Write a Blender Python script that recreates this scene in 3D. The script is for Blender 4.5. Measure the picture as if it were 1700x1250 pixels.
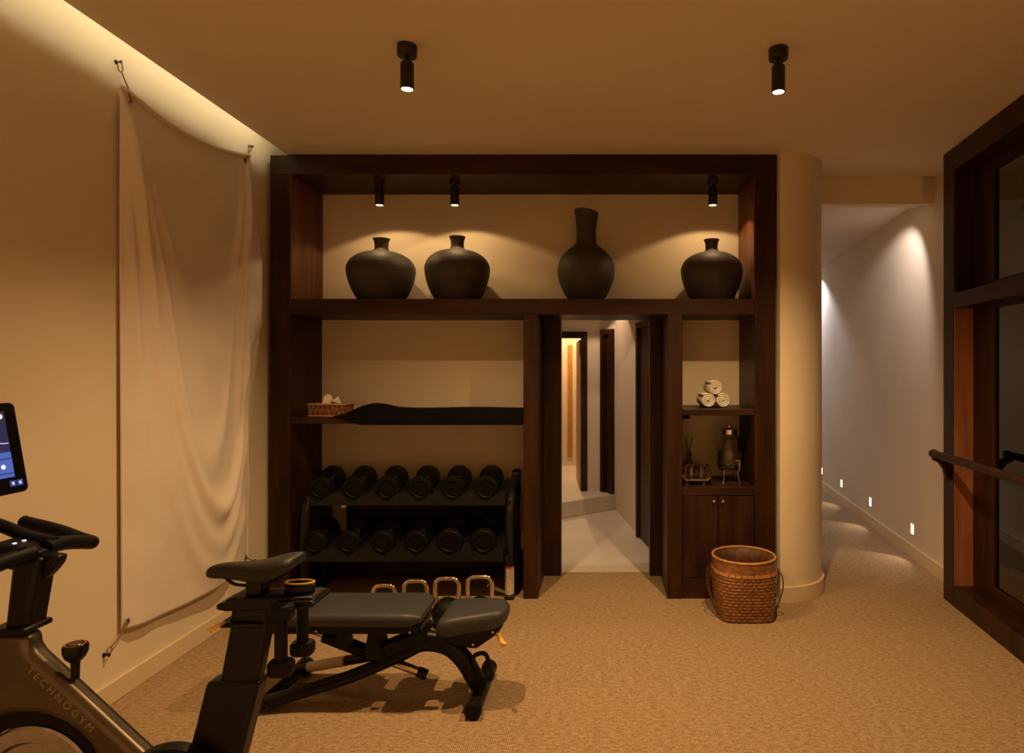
import bpy, bmesh, math, random
from math import sin, cos, pi, radians, atan2, sqrt, exp
from mathutils import Vector, Matrix

for o in list(bpy.data.objects):
    bpy.data.objects.remove(o, do_unlink=True)
scene = bpy.context.scene
COL = scene.collection
rng = random.Random(7)

# ------------------------------------------------------------------ camera, world, exposure
EYE = 1.6
cam_data = bpy.data.cameras.new('camera')
cam_data.sensor_width = 36.0
cam_data.lens = 1050.0 / 1700.0 * 36.0
cam_data.shift_x = (850.0 - 998.0) / 1700.0
cam_data.shift_y = -(625.0 - 615.0) / 1700.0
cam_data.clip_start = 0.05
cam = bpy.data.objects.new('camera', cam_data)
cam.location = (0, 0, EYE)
cam.rotation_euler = (pi / 2, 0, 0)
COL.objects.link(cam)
scene.camera = cam

world = bpy.data.worlds.new('world')
scene.world = world
world.use_nodes = True
world.node_tree.nodes['Background'].inputs[0].default_value = (0.02, 0.015, 0.01, 1)
world.node_tree.nodes['Background'].inputs[1].default_value = 0.2

scene.view_settings.view_transform = 'Standard'
scene.view_settings.look = 'None'
scene.view_settings.gamma = 1.0
scene.view_settings.use_curve_mapping = False
scene.view_settings.exposure = 0.0
scene.cycles.max_bounces = 10
scene.cycles.diffuse_bounces = 6
scene.cycles.sample_clamp_indirect = 4.0
scene.cycles.caustics_reflective = False
scene.cycles.caustics_refractive = False

WARM = (1.0, 0.62, 0.27)
COVE = (1.0, 0.90, 0.60)
NEUTRAL = (1.0, 0.80, 0.62)
COOL = (0.92, 0.92, 1.0)
POWER = dict(ceiling=215.0, shelf=8.0, cove=10.0, step=3.0, hall=34.0, corridor=44.0, corridor_end=85.0, warm_room=130.0)

# ------------------------------------------------------------------ materials
def srgb(r, g, b):
    def f(c):
        c /= 255.0
        return c / 12.92 if c <= 0.04045 else ((c + 0.055) / 1.055) ** 2.4
    return (f(r), f(g), f(b))

MATS = {}
def mat(name, c1, c2=None, rough=0.6, metal=0.0, scale=6.0, stretch=(1, 1, 1), bump=0.0, bscale=None,
        emit=None, estr=0.0, trans=0.0, ior=1.45, detail=4.0, coat=0.0, spec=0.5, sheen=0.0):
    m = bpy.data.materials.new(name)
    m.use_nodes = True
    nt = m.node_tree
    b = nt.nodes['Principled BSDF']
    b.inputs['Roughness'].default_value = rough
    b.inputs['Metallic'].default_value = metal
    b.inputs['Specular IOR Level'].default_value = spec
    b.inputs['IOR'].default_value = ior
    b.inputs['Transmission Weight'].default_value = trans
    b.inputs['Coat Weight'].default_value = coat
    b.inputs['Sheen Weight'].default_value = sheen
    c2 = c2 or tuple(min(1, c * 1.15) for c in c1)
    tc = nt.nodes.new('ShaderNodeTexCoord')
    mp = nt.nodes.new('ShaderNodeMapping')
    mp.inputs['Scale'].default_value = stretch
    nt.links.new(tc.outputs['Object'], mp.inputs['Vector'])
    nz = nt.nodes.new('ShaderNodeTexNoise')
    nz.inputs['Scale'].default_value = scale
    nz.inputs['Detail'].default_value = detail
    nt.links.new(mp.outputs['Vector'], nz.inputs['Vector'])
    rp = nt.nodes.new('ShaderNodeValToRGB')
    rp.color_ramp.elements[0].position = 0.32
    rp.color_ramp.elements[1].position = 0.68
    rp.color_ramp.elements[0].color = (*c1, 1)
    rp.color_ramp.elements[1].color = (*c2, 1)
    nt.links.new(nz.outputs['Fac'], rp.inputs['Fac'])
    nt.links.new(rp.outputs['Color'], b.inputs['Base Color'])
    if bump:
        nb = nt.nodes.new('ShaderNodeTexNoise')
        nb.inputs['Scale'].default_value = bscale or scale * 4
        nb.inputs['Detail'].default_value = 5
        nt.links.new(mp.outputs['Vector'], nb.inputs['Vector'])
        bp = nt.nodes.new('ShaderNodeBump')
        bp.inputs['Strength'].default_value = bump
        bp.inputs['Distance'].default_value = 0.01
        nt.links.new(nb.outputs['Fac'], bp.inputs['Height'])
        nt.links.new(bp.outputs['Normal'], b.inputs['Normal'])
    if emit:
        b.inputs['Emission Color'].default_value = (*emit, 1)
        b.inputs['Emission Strength'].default_value = estr
    MATS[name] = m
    return m

mat('plaster', (.75, .65, .50), (.80, .70, .55), rough=.75, scale=1.6, bump=.12, bscale=9, detail=6)
mat('plaster_ceiling', (.78, .69, .55), (.82, .73, .59), rough=.85, scale=1.0, bump=.04, bscale=6)
mat('plaster_pale', (.72, .64, .56), (.78, .70, .61), rough=.75, scale=1.6, bump=.1, bscale=8)
mat('skirting_paint', (.70, .58, .40), (.74, .62, .44), rough=.45, scale=3)
mat('wood', (.017, .006, .0025), (.047, .0155, .006), rough=.42, spec=.3, scale=5, stretch=(3, 3, .35), bump=.08, bscale=30)
mat('wood_rail', (.017, .006, .0025), (.047, .0155, .006), rough=.42, spec=.3, scale=5, stretch=(.35, 3, 3), bump=.08, bscale=30)
mat('wood_red_lit', (.25, .095, .045), (.42, .17, .08), rough=.38, spec=.3, scale=5, stretch=(3, 3, .35), bump=.08, bscale=30)  # reddish wood, lightened in colour as if lit by lamp and mirror
mat('wood_lit', (.09, .031, .013), (.18, .063, .026), rough=.42, spec=.3, scale=5, stretch=(3, 3, .35), bump=.08, bscale=30)  # same dark wood with the lamp light put into its colour
mat('wood_tray', (.12, .05, .02), (.2, .09, .035), rough=.5, scale=10, stretch=(.4, 3, 3))
mat('tile_pale', (.60, .55, .50), (.66, .60, .54), rough=.5, scale=2.2)
mat('black_metal', (.004, .004, .004), (.007, .0065, .0065), rough=.36, spec=.3, scale=20)
mat('black_rubber', (.003, .003, .0028), (.0055, .0055, .005), rough=.55, spec=.25, scale=30, bump=.05, bscale=200)
mat('rack_metal', (.009, .0085, .008), (.014, .013, .012), rough=.42, spec=.3, scale=20)
mat('dark_cloth', (.004, .0035, .003), (.007, .006, .005), rough=.95, spec=.1, scale=20, bump=.2, bscale=60)
mat('vinyl', (.036, .037, .045), (.046, .047, .055), rough=.47, scale=9, bump=.06, bscale=140)
mat('vinyl_soft', (.016, .016, .017), (.022, .022, .023), rough=.5, scale=9, bump=.06, bscale=140)
mat('chrome', (.75, .66, .52), (.8, .7, .55), rough=.12, metal=1.0)
mat('steel', (.45, .45, .46), (.6, .6, .6), rough=.3, metal=1.0, scale=40)
mat('bronze', (.12, .098, .072), (.15, .122, .09), rough=.34, metal=.85, scale=12)
mat('lettering', (.42, .36, .28), rough=.3, metal=.9)
mat('yellow_plastic', (.80, .52, .10), (.85, .57, .13), rough=.4)
mat('linen', (.74, .66, .60), (.80, .72, .66), rough=.95, scale=4, bump=.06, bscale=280, sheen=.2)
mat('rope', (.20, .12, .05), (.32, .2, .09), rough=.9, scale=60)
mat('clay', (.036, .030, .026), (.070, .059, .050), rough=.62, scale=4, stretch=(1, 1, 3), bump=.12, bscale=14)
mat('towel', (.82, .78, .72), (.88, .85, .8), rough=1, scale=60, bump=.5, bscale=220)
mat('tissue', (.85, .78, .7), (.9, .84, .77), rough=.9)
mat('wicker', (.14, .055, .018), (.34, .15, .05), rough=.5, scale=32, stretch=(1, 1, 2.5), bump=.25, bscale=90, coat=.15)
mat('wicker_dark', (.06, .024, .009), (.14, .06, .02), rough=.6, scale=30)
mat('wicker_light', (.42, .2, .07), (.55, .28, .1), rough=.5, scale=24)
mat('glass', (.97, .98, .96), (.97, .98, .96), rough=.02, trans=1.0, ior=1.45)
mat('water', (.86, .93, .88), (.86, .93, .88), rough=.02, trans=1.0, ior=1.33)
mat('lime', (.16, .3, .06), (.3, .45, .12), rough=.5)
mat('amber_liquid', (.45, .2, .05), rough=.1, trans=.6)
mat('sticker', (.55, .47, .36), (.62, .53, .42), rough=.6, scale=60, stretch=(1, 1, 4))
mat('sticker_red', (.55, .06, .03), rough=.6)
mat('knob_copper', (.30, .10, .055), rough=.3, metal=.6)
mat('knob_metal', (.7, .62, .5), rough=.2, metal=1.0)
mat('mirror', (.13, .125, .115), (.13, .125, .115), rough=.015, metal=1.0)
mat('lamp_black', (.012, .010, .009), (.018, .015, .013), rough=.45)
mat('lamp_glow', (1, .8, .5), emit=(1, .78, .45), estr=40.0)
mat('step_glow', (1, .85, .6), emit=(1, .82, .52), estr=7.0)
mat('strip_glow', (1, .8, .5), emit=COVE, estr=POWER['cove'])
mat('door_pink', (.60, .40, .28), (.64, .43, .3), rough=.6)
mat('screen_off', (.006, .006, .007), rough=.12)
mat('screen_navy', (.01, .01, .03), emit=srgb(26, 30, 74), estr=1.0)
mat('screen_dark', (.01, .01, .03), emit=srgb(40, 36, 52), estr=1.0)
mat('screen_blue', (.02, .04, .15), emit=srgb(66, 96, 176), estr=1.0)
mat('screen_line', (.02, .04, .15), emit=srgb(36, 58, 128), estr=1.0)
mat('screen_white', (.6, .6, .7), emit=srgb(205, 215, 250), estr=1.0)

def carpet_material():
    m = bpy.data.materials.new('carpet')
    m.use_nodes = True
    nt = m.node_tree
    b = nt.nodes['Principled BSDF']
    b.inputs['Roughness'].default_value = 1.0
    b.inputs['Specular IOR Level'].default_value = .1
    tc = nt.nodes.new('ShaderNodeTexCoord')
    def mapped(s):
        mp = nt.nodes.new('ShaderNodeMapping')
        mp.inputs['Scale'].default_value = s
        nt.links.new(tc.outputs['Object'], mp.inputs['Vector'])
        return mp.outputs['Vector']
    def noise(v, sc, det):
        n = nt.nodes.new('ShaderNodeTexNoise')
        n.inputs['Scale'].default_value = sc
        n.inputs['Detail'].default_value = det
        nt.links.new(v, n.inputs['Vector'])
        return n.outputs['Fac']
    def math_(op, a, bb):
        n = nt.nodes.new('ShaderNodeMath')
        n.operation = op
        for i, v in enumerate((a, bb)):
            if isinstance(v, (int, float)):
                n.inputs[i].default_value = v
            else:
                nt.links.new(v, n.inputs[i])
        return n.outputs[0]
    loops = noise(mapped((.45, 1, 1)), 170, 3)
    flecks = noise(mapped((.4, 1, 1)), 75, 5)
    w = nt.nodes.new('ShaderNodeTexWave')
    w.bands_direction = 'X'
    w.inputs['Scale'].default_value = 36
    w.inputs['Distortion'].default_value = 1.2
    w.inputs['Detail'].default_value = 2
    nt.links.new(mapped((1, 1, 1)), w.inputs['Vector'])
    f = math_('ADD', math_('MULTIPLY', loops, .55), math_('MULTIPLY', flecks, .5))
    f = math_('ADD', f, math_('MULTIPLY', w.outputs['Fac'], .16))
    r = nt.nodes.new('ShaderNodeValToRGB')
    r.color_ramp.elements[0].position = .42
    r.color_ramp.elements[1].position = .82
    r.color_ramp.elements[0].color = (.19, .124, .070, 1)
    r.color_ramp.elements[1].color = (.55, .395, .24, 1)
    nt.links.new(f, r.inputs['Fac'])
    nt.links.new(r.outputs['Color'], b.inputs['Base Color'])
    bp = nt.nodes.new('ShaderNodeBump')
    bp.inputs['Strength'].default_value = .6
    bp.inputs['Distance'].default_value = .006
    nt.links.new(f, bp.inputs['Height'])
    nt.links.new(bp.outputs['Normal'], b.inputs['Normal'])
    MATS['carpet'] = m
carpet_material()

# ------------------------------------------------------------------ mesh builder
class MB:
    def __init__(self):
        self.v, self.f = [], []
    def add(self, vs, fs):
        n = len(self.v)
        self.v += [tuple(p) for p in vs]
        self.f += [tuple(i + n for i in q) for q in fs]
        return self
    def box(self, x0, x1, y0, y1, z0, z1, M=None):
        vs = [Vector((x, y, z)) for z in (z0, z1) for y in (y0, y1) for x in (x0, x1)]
        if M is not None:
            vs = [M @ p for p in vs]
        return self.add(vs, [(0, 2, 3, 1), (4, 5, 7, 6), (0, 1, 5, 4), (2, 6, 7, 3), (0, 4, 6, 2), (1, 3, 7, 5)])
    def prism(self, poly, lo, hi, axis='z'):
        # poly: 2D points; extruded along axis.  z: (x,y)  y: (x,z)  x: (y,z)
        def P(p, h):
            return (p[0], p[1], h) if axis == 'z' else ((p[0], h, p[1]) if axis == 'y' else (h, p[0], p[1]))
        n = len(poly)
        a = sum(poly[i][0] * poly[(i + 1) % n][1] - poly[(i + 1) % n][0] * poly[i][1] for i in range(n))
        pl = list(poly) if a > 0 else list(poly)[::-1]
        if axis == 'y':
            pl = pl[::-1]
        vs = [P(p, lo) for p in pl] + [P(p, hi) for p in pl]
        fs = [tuple(range(n))[::-1], tuple(range(n, 2 * n))]
        for i in range(n):
            j = (i + 1) % n
            fs.append((i, j, n + j, n + i))
        return self.add(vs, fs)
    def sweep(self, pts, r, seg=10, caps=True, flat=None, closed=False):
        # tube along points; r number or list; flat: (scale_u, scale_v)
        pts = [Vector(p) for p in pts]
        n = len(pts)
        rs = r if isinstance(r, (list, tuple)) else [r] * n
        ring = []
        up = None
        for i, p in enumerate(pts):
            if closed:
                t = (pts[(i + 1) % n] - pts[i - 1]).normalized()
            else:
                t = (pts[min(i + 1, n - 1)] - pts[max(i - 1, 0)]).normalized()
            if up is None:
                up = Vector((0, 0, 1)) if abs(t.z) < .9 else Vector((0, 1, 0))
            u = t.cross(up)
            u.normalize()
            w = u.cross(t).normalized()
            up = w
            su, sv = flat or (1, 1)
            ring.append([p + (u * cos(2 * pi * k / seg) * su + w * sin(2 * pi * k / seg) * sv) * rs[i] for k in range(seg)])
        vs = [q for R_ in ring for q in R_]
        fs = []
        for i in range(n if closed else n - 1):
            j = (i + 1) % n
            for k in range(seg):
                l = (k + 1) % seg
                fs.append((i * seg + k, j * seg + k, j * seg + l, i * seg + l)[::-1])
        if caps and not closed:
            fs.append(tuple(range(seg)))
            fs.append(tuple((n - 1) * seg + k for k in range(seg))[::-1])
        return self.add(vs, fs)
    def cyl(self, p0, p1, r, r1=None, seg=20):
        return self.sweep([p0, p1], [r, r if r1 is None else r1], seg)
    def lathe(self, prof, c=(0, 0, 0), seg=40, axis='z', sq=None):
        # prof: (radius, height) from bottom to top
        vs, fs = [], []
        for (r, h) in prof:
            for k in range(seg):
                a = 2 * pi * k / seg
                if axis == 'z':
                    vs.append((c[0] + r * cos(a), c[1] + r * sin(a), c[2] + h))
                elif axis == 'y':
                    vs.append((c[0] + r * sin(a), c[1] + h, c[2] + r * cos(a)))
                else:
                    vs.append((c[0] + h, c[1] + r * cos(a), c[2] + r * sin(a)))
        n = len(prof)
        for i in range(n - 1):
            for k in range(seg):
                l = (k + 1) % seg
                fs.append((i * seg + k, i * seg + l, (i + 1) * seg + l, (i + 1) * seg + k))
        fs.append(tuple(range(seg))[::-1])
        fs.append(tuple((n - 1) * seg + k for k in range(seg)))
        return self.add(vs, fs)
    def grid(self, fn, nu, nv):
        vs = [fn(i / nu, j / nv) for j in range(nv + 1) for i in range(nu + 1)]
        fs = []
        for j in range(nv):
            for i in range(nu):
                a = j * (nu + 1) + i
                fs.append((a, a + 1, a + nu + 2, a + nu + 1))
        return self.add(vs, fs)
    def loft(self, rings, caps=True):
        n = len(rings[0])
        vs = [p for R_ in rings for p in R_]
        fs = []
        for i in range(len(rings) - 1):
            for k in range(n):
                l = (k + 1) % n
                fs.append((i * n + k, i * n + l, (i + 1) * n + l, (i + 1) * n + k))
        if caps:
            fs.append(tuple(range(n))[::-1])
            fs.append(tuple((len(rings) - 1) * n + k for k in range(n)))
        return self.add(vs, fs)
    def build(self, name, m, parent=None, bevel=0.0, seg=2, smooth=True, origin=None, solid=0.0, angle=35, fix=False, sub=0):
        me = bpy.data.meshes.new(name)
        off = Vector((0, 0, 0))
        if parent is not None:
            off = Vector(OFF[parent.name])
        elif origin is not None:
            off = Vector(origin)
        me.from_pydata([tuple(Vector(p) - off) for p in self.v], [], self.f)
        me.validate()
        if fix:
            bm = bmesh.new()
            bm.from_mesh(me)
            bmesh.ops.recalc_face_normals(bm, faces=bm.faces)
            bm.to_mesh(me)
            bm.free()
        if smooth:
            me.polygons.foreach_set('use_smooth', [True] * len(me.polygons))
            me.set_sharp_from_angle(angle=radians(angle))
        me.update()
        me.materials.append(MATS[m])
        o = bpy.data.objects.new(name, me)
        COL.objects.link(o)
        if parent is not None:
            o.parent = parent
        else:
            o.location = off
        OFF[o.name] = tuple(off)
        if bevel:
            b = o.modifiers.new('bevel', 'BEVEL')
            b.width = bevel
            b.segments = seg
            b.limit_method = 'ANGLE'
            b.angle_limit = radians(40)
            b.harden_normals = False
        if solid:
            s = o.modifiers.new('solid', 'SOLIDIFY')
            s.thickness = solid
            s.offset = 0
        if sub:
            s = o.modifiers.new('sub', 'SUBSURF')
            s.levels = sub
            s.render_levels = sub
        return o
OFF = {}

def root(name, loc, label, cat, group=None):
    o = bpy.data.objects.new(name, None)
    o.empty_display_size = .1
    o.location = loc
    COL.objects.link(o)
    OFF[o.name] = tuple(loc)
    tag(o, label, cat, group)
    return o
def tag(o, label, cat, group=None):
    o['label'] = label
    o['category'] = cat
    if group:
        o['group'] = group
    return o
def struct(o, label=None):
    o['kind'] = 'structure'
    if label:
        o['label'] = label
    return o
def copy_tree(o, parent=None):
    c = o.copy()
    COL.objects.link(c)
    c.parent = parent
    OFF[c.name] = OFF[o.name]
    for ch in list(o.children):
        copy_tree(ch, c)
    return c
def spot(name, loc, target, power, color, size, blend, radius, parent=None):
    l = bpy.data.lights.new(name, 'SPOT')
    l.energy = power
    l.color = color
    l.spot_size = radians(size)
    l.spot_blend = blend
    l.shadow_soft_size = radius
    o = bpy.data.objects.new(name, l)
    COL.objects.link(o)
    d = Vector(target) - Vector(loc)
    o.rotation_euler = d.to_track_quat('-Z', 'Y').to_euler()
    if parent is not None:
        o.parent = parent
        o.location = Vector(loc) - Vector(OFF[parent.name])
    else:
        o.location = loc
    return o
def arc(cx, cy, r, a0, a1, n):
    return [(cx + r * cos(a0 + (a1 - a0) * i / n), cy + r * sin(a0 + (a1 - a0) * i / n)) for i in range(n + 1)]
def smooth_path(pts, n=6):
    # Catmull-Rom through points
    P = [Vector(p) for p in pts]
    P = [P[0] * 2 - P[1]] + P + [P[-1] * 2 - P[-2]]
    out = []
    for i in range(1, len(P) - 2):
        for k in range(n):
            t = k / n
            a, b, c, d = P[i - 1], P[i], P[i + 1], P[i + 2]
            out.append(.5 * ((2 * b) + (c - a) * t + (2 * a - 5 * b + 4 * c - d) * t * t + (3 * b - a - 3 * c + d) * t ** 3))
    out.append(P[-2])
    return out
def rrect(w, h, r, n=5, cx=0, cy=0):
    pts = []
    for (sx, sy, a) in ((1, 1, 0), (-1, 1, pi / 2), (-1, -1, pi), (1, -1, 1.5 * pi)):
        pts += [(cx + sx * (w / 2 - r) + r * cos(a + pi / 2 * k / n), cy + sy * (h / 2 - r) + r * sin(a + pi / 2 * k / n)) for k in range(n + 1)]
    return pts

# ------------------------------------------------------------------ the setting
CEIL = 3.115
YB = 4.94            # back wall plane
XL = -2.36           # left wall plane
Y0 = -2.6            # rear of the room
def xr(y):           # right wall plane
    return 2.115 + .102 * y

struct(MB().prism([(XL - .1, Y0), (xr(Y0) + .1, Y0), (xr(11) + .1, 11), (1.5, 11), (1.5, 5.02), (XL - .1, 5.02)], -.12, 0).build('floor', 'carpet', smooth=False), 'brown woven carpet')
struct(MB().prism([(-3.2, 5.02), (1.5, 5.02), (1.5, 9.6), (-3.2, 9.6)], -.12, -.004).build('floor_hall', 'tile_pale', smooth=False), 'pale smooth floor beyond the doorway')
struct(MB().box(XL - .1, XL, Y0, YB + .12, -.1, 3.5).build('wall_left', 'plaster', smooth=False))
# floating ceiling with a light slot along the left wall
struct(MB().prism([(-2.2, Y0), (xr(Y0) + .1, Y0), (xr(YB) + .1, YB), (-2.2, YB)], CEIL, CEIL + .05).build('ceiling', 'plaster_ceiling', smooth=False))
struct(MB().box(XL - .1, -1.7, Y0, YB + .12, 3.42, 3.5).build('ceiling_slot_top', 'plaster_ceiling', smooth=False))
struct(MB().box(-1.8, -1.75, Y0, YB + .12, CEIL + .05, 3.42).build('ceiling_slot_side', 'plaster_ceiling', smooth=False))
struct(MB().box(XL - .1, 3.0, Y0 - .12, Y0, -.1, 3.5).build('wall_rear', 'plaster', smooth=False))
# back wall, with the doorway hole
wb = MB()
wb.box(XL - .1, -.452, YB, YB + .12, -.1, 3.5)
wb.box(.472, 1.45, YB, YB + .12, -.1, 3.5)
wb.box(-.452, .472, YB, YB + .12, 2.1, 3.5)
struct(wb.build('wall_back', 'plaster', smooth=False))
# rounded end of the wall beside the shelving, running on as the corridor's inner wall
foot = [(1.235, YB + .12), (1.235, 4.366)] + arc(1.25, 4.75, .384, -pi / 2, 0, 24) + [(1.634, 11), (1.45, 11), (1.45, YB + .12)]
struct(MB().prism(foot, -.1, CEIL + .02).build('wall_curved', 'plaster', angle=25))
bb = MB()
outer = [(1.232, 4.349)] + arc(1.25, 4.75, .401, -pi / 2, 0, 24) + [(1.651, 11)]
inner = [(1.634, 11)] + arc(1.25, 4.75, .383, -pi / 2, 0, 24)[::-1] + [(1.232, 4.367)]
bb.prism(outer + inner, 0, .105)
struct(bb.build('baseboard_curved', 'skirting_paint', angle=25))
struct(MB().prism([(xr(Y0), Y0), (xr(11), 11), (xr(11) + .12, 11), (xr(Y0) + .12, Y0)], -.1, 3.5).build('wall_right', 'plaster_pale', smooth=False))
struct(MB().prism([(xr(4.45) - .016, 4.45), (xr(11) - .016, 11), (xr(11) + .01, 11), (xr(4.45) + .01, 4.45)], 0, .105).build('baseboard_right', 'skirting_paint', smooth=False))
struct(MB().box(XL, XL + .016, Y0, 4.43, 0, .105).build('baseboard_left', 'skirting_paint', bevel=.004, smooth=False))
struct(MB().box(1.3, 3.5, 11, 11.1, -.1, 3.2).build('wall_corridor_end', 'plaster_pale', smooth=False))
struct(MB().prism([(1.45, YB + .12), (xr(5) + .1, YB + .12), (xr(11) + .1, 11.1), (1.45, 11.1)], 2.99, 3.1).build('ceiling_corridor', 'plaster_pale', smooth=False))
struct(MB().box(1.3, 2.51, YB, YB + .12, 2.90, CEIL + .02).build('trim_1', 'plaster', smooth=False), 'plaster bulkhead where the corridor ceiling drops')
struct(MB().box(2.51, xr(5.0) + .05, YB + .06, YB + .12, 2.92, CEIL + .02).build('trim_2', 'plaster', smooth=False), 'set-back end of the bulkhead')

# hall beyond the doorway
def vwall(name, a, b, z0, z1, m, th=.1, side=1):
    a, b = Vector(a), Vector(b)
    d = (b - a).normalized()
    n = Vector((-d.y, d.x)) * th * side
    return struct(MB().prism([tuple(a), tuple(b), tuple(b + n), tuple(a + n)], z0, z1).build(name, m, smooth=False))
HR = lambda y: .363 + (y - 6.15) * (-.2095 / 1.22)          # hall right wall x at depth y
C1 = (HR(7.30), 7.30)                                        # where the right wall turns
C2 = (-.007, 7.52)                                     # far inner corner
vwall('wall_hall_right', (HR(5.06), 5.06), C1, -.1, 2.8, 'plaster_pale', .1, -1)
vwall('wall_hall_turn', C1, C2, -.1, 2.8, 'plaster_pale', .1, -1)
YF = 7.52
struct(MB().box(-.165, C2[0] + .1, YF, YF + .1, 0, 2.8).build('wall_hall_far', 'plaster_pale', smooth=False))
struct(MB().box(-1.3, -.165, YF, YF + .1, 2.06, 2.8).build('wall_hall_over_door', 'plaster_pale', smooth=False))
struct(MB().box(-3.0, -.98, YF, YF + .1, 0, 2.8).build('wall_hall_far_side', 'plaster_pale', smooth=False))
struct(MB().box(-1.35, -1.25, 5.06, YF, -.1, 2.8).build('wall_hall_left', 'plaster_pale', smooth=False))
struct(MB().box(-3.2, 1.5, 5.06, 9.7, 2.7, 2.8).build('ceiling_hall', 'plaster_pale', smooth=False))
struct(MB().prism([C1, C2, (C2[0] + .1, 9.6), (-2.4, 9.6), (-2.4, 6.2), (-1.25, 6.2)], 0, .17).build('floor_hall_step', 'tile_pale', smooth=False), 'raised pale floor behind a low step')
# warm lit room at the end
struct(MB().box(-2.3, .5, 9.5, 9.6, .1, 2.8).build('wall_far_room_end', 'plaster', smooth=False))
struct(MB().prism([(-.70, 7.62), (-.60, 7.62), (-.60, 9.5), (-.70, 9.5)], .17, 2.7).build('wall_far_room_left', 'plaster', smooth=False))
# door frames and door leaves of the hall
def frame_on(name, a, b, z0, z1, w, th, m='wood', leaf=None, label=None, gap=False):
    a, b = Vector(a), Vector(b)
    d = (b - a)
    L = d.length
    d.normalize()
    n = Vector((-d.y, d.x))
    def quad(s0, s1, n0, n1):
        return [tuple(a + d * s0 + n * n0), tuple(a + d * s1 + n * n0), tuple(a + d * s1 + n * n1), tuple(a + d * s0 + n * n1)]
    o = struct(MB().prism(quad(0, w, -th, th), z0, z1).build(name, m, smooth=False), label)
    MB().prism(quad(L - w, L, -th, th), z0, z1).build('jamb', m, parent=o, smooth=False)
    MB().prism(quad(w, L - w, -th, th), z1 - w, z1).build('lintel', m, parent=o, smooth=False)
    if leaf:
        MB().prism(quad(w, L - w, -th * .2, th * .3), z0, z1 - w).build('door_leaf', leaf, parent=o, smooth=False)
    return o
frame_on('door_2', (HR(5.2), 5.2), (HR(6.13), 6.13), 0, 2.06, .06, .035, leaf='wood', label='dark wooden door in the near hall wall')
dv = (Vector(C2) - Vector(C1))
pA = Vector(C1) + dv * .06
pB = Vector(C1) + dv * .86
frame_on('door_3', tuple(pA), tuple(pB), .17, 2.08, .06, .04, leaf='wood', label='dark wooden door beside the raised floor')
d4 = frame_on('door_4', (-.98, YF + .03), (-.165, YF + .03), .17, 2.06, .075, .06, label='dark frame of the open door to the warm lit room')
# open leaf swung into the warm room, seen almost edge on, with hinges
lf = MB().prism([(-.262, YF + .10), (-.232, YF + .10), (-.30, YF + .86), (-.33, YF + .86)], .18, 1.97).build('open_door_leaf', 'door_pink', parent=d4, smooth=False)
for z in (.45, 1.05, 1.75):
    MB().cyl((-.238, YF + .085, z), (-.238, YF + .085, z + .1), .009, seg=10).build('hinge', 'black_metal', parent=lf)
struct(MB().box(-.505, -.43, 9.485, 9.5, .3, 1.98).build('trim_3', 'wicker_light', smooth=False), 'narrow upright recess in the warm room wall')

# doorway frame set back behind the shelving
dr = struct(MB().box(-.452, -.313, 4.925, 5.03, 0, 2.1).build('door_1', 'wood', smooth=False), 'dark wooden door frame between the shelves')
MB().box(.38, .472, 4.925, 5.03, 0, 2.1).build('jamb', 'wood', parent=dr, smooth=False)
MB().box(-.313, .38, 4.925, 5.03, 2.0, 2.1).build('lintel', 'wood_rail', parent=dr, smooth=False)

# cove light strip lying on the ceiling edge
ls = MB().box(-2.125, -2.117, Y0 + .1, 4.40, 3.235, 3.270).build('light_strip', 'strip_glow', origin=(-2.12, 1.0, CEIL + .05), smooth=False)
MB().box(-2.117, -2.09, Y0 + .1, 4.40, CEIL + .05, 3.275).build('channel', 'plaster_ceiling', parent=ls, smooth=False)
tag(ls, 'glowing warm light strip hidden in the ceiling slot above the cloth', 'light strip')

# ------------------------------------------------------------------ mirror wall with dark frame
def W(y, off):
    return (1.96 + .1 * y + off, y)
mw = root('mirror_panel', (W(3.0, .1)[0], 3.0, 0), 'tall dark wooden frame holding mirror panes behind the hand rail', 'mirror')
def wbox(name, y0, y1, o0, o1, z0, z1, m='wood', **k):
    return MB().prism([W(y0, o0), W(y1, o0), W(y1, o1), W(y0, o1)], z0, z1).build(name, m, parent=mw, smooth=False, **k)
YE = 1.1
wbox('post', 4.288, 4.444, 0, .16, 0, 3.108, bevel=.003)
wbox('post', YE, YE + .156, 0, .16, 0, 3.108, bevel=.003)
wbox('top_rail', YE + .156, 4.288, 0, .16, 2.955, 3.108, bevel=.003)
wbox('transom', YE + .156, 4.288, 0, .16, 2.02, 2.123, bevel=.003)
wbox('bottom_rail', YE + .156, 4.288, 0, .16, 0, .142, bevel=.003)
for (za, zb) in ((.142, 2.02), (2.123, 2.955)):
    wbox('reveal_panel', 4.276, 4.289, .004, .128, za, zb, 'wood_red_lit' if za < 1 else 'wood')  # lower reveal carries painted light, upper one stays plain wood
    lo = za + .085 if za < 1 else za + .05
    hi = zb - .02 if za < 1 else zb - .08
    wbox('inner_stile', 4.0, 4.288, .128, .158, za, zb)
    wbox('inner_stile', YE + .156, YE + .4, .128, .158, za, zb)
    wbox('inner_rail', YE + .4, 4.0, .128, .158, za, lo)
    wbox('inner_rail', YE + .4, 4.0, .128, .158, hi, zb)
    wbox('mirror_pane', YE + .39, 4.01, .142, .152, lo - .01, hi + .01, 'mirror')
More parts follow.
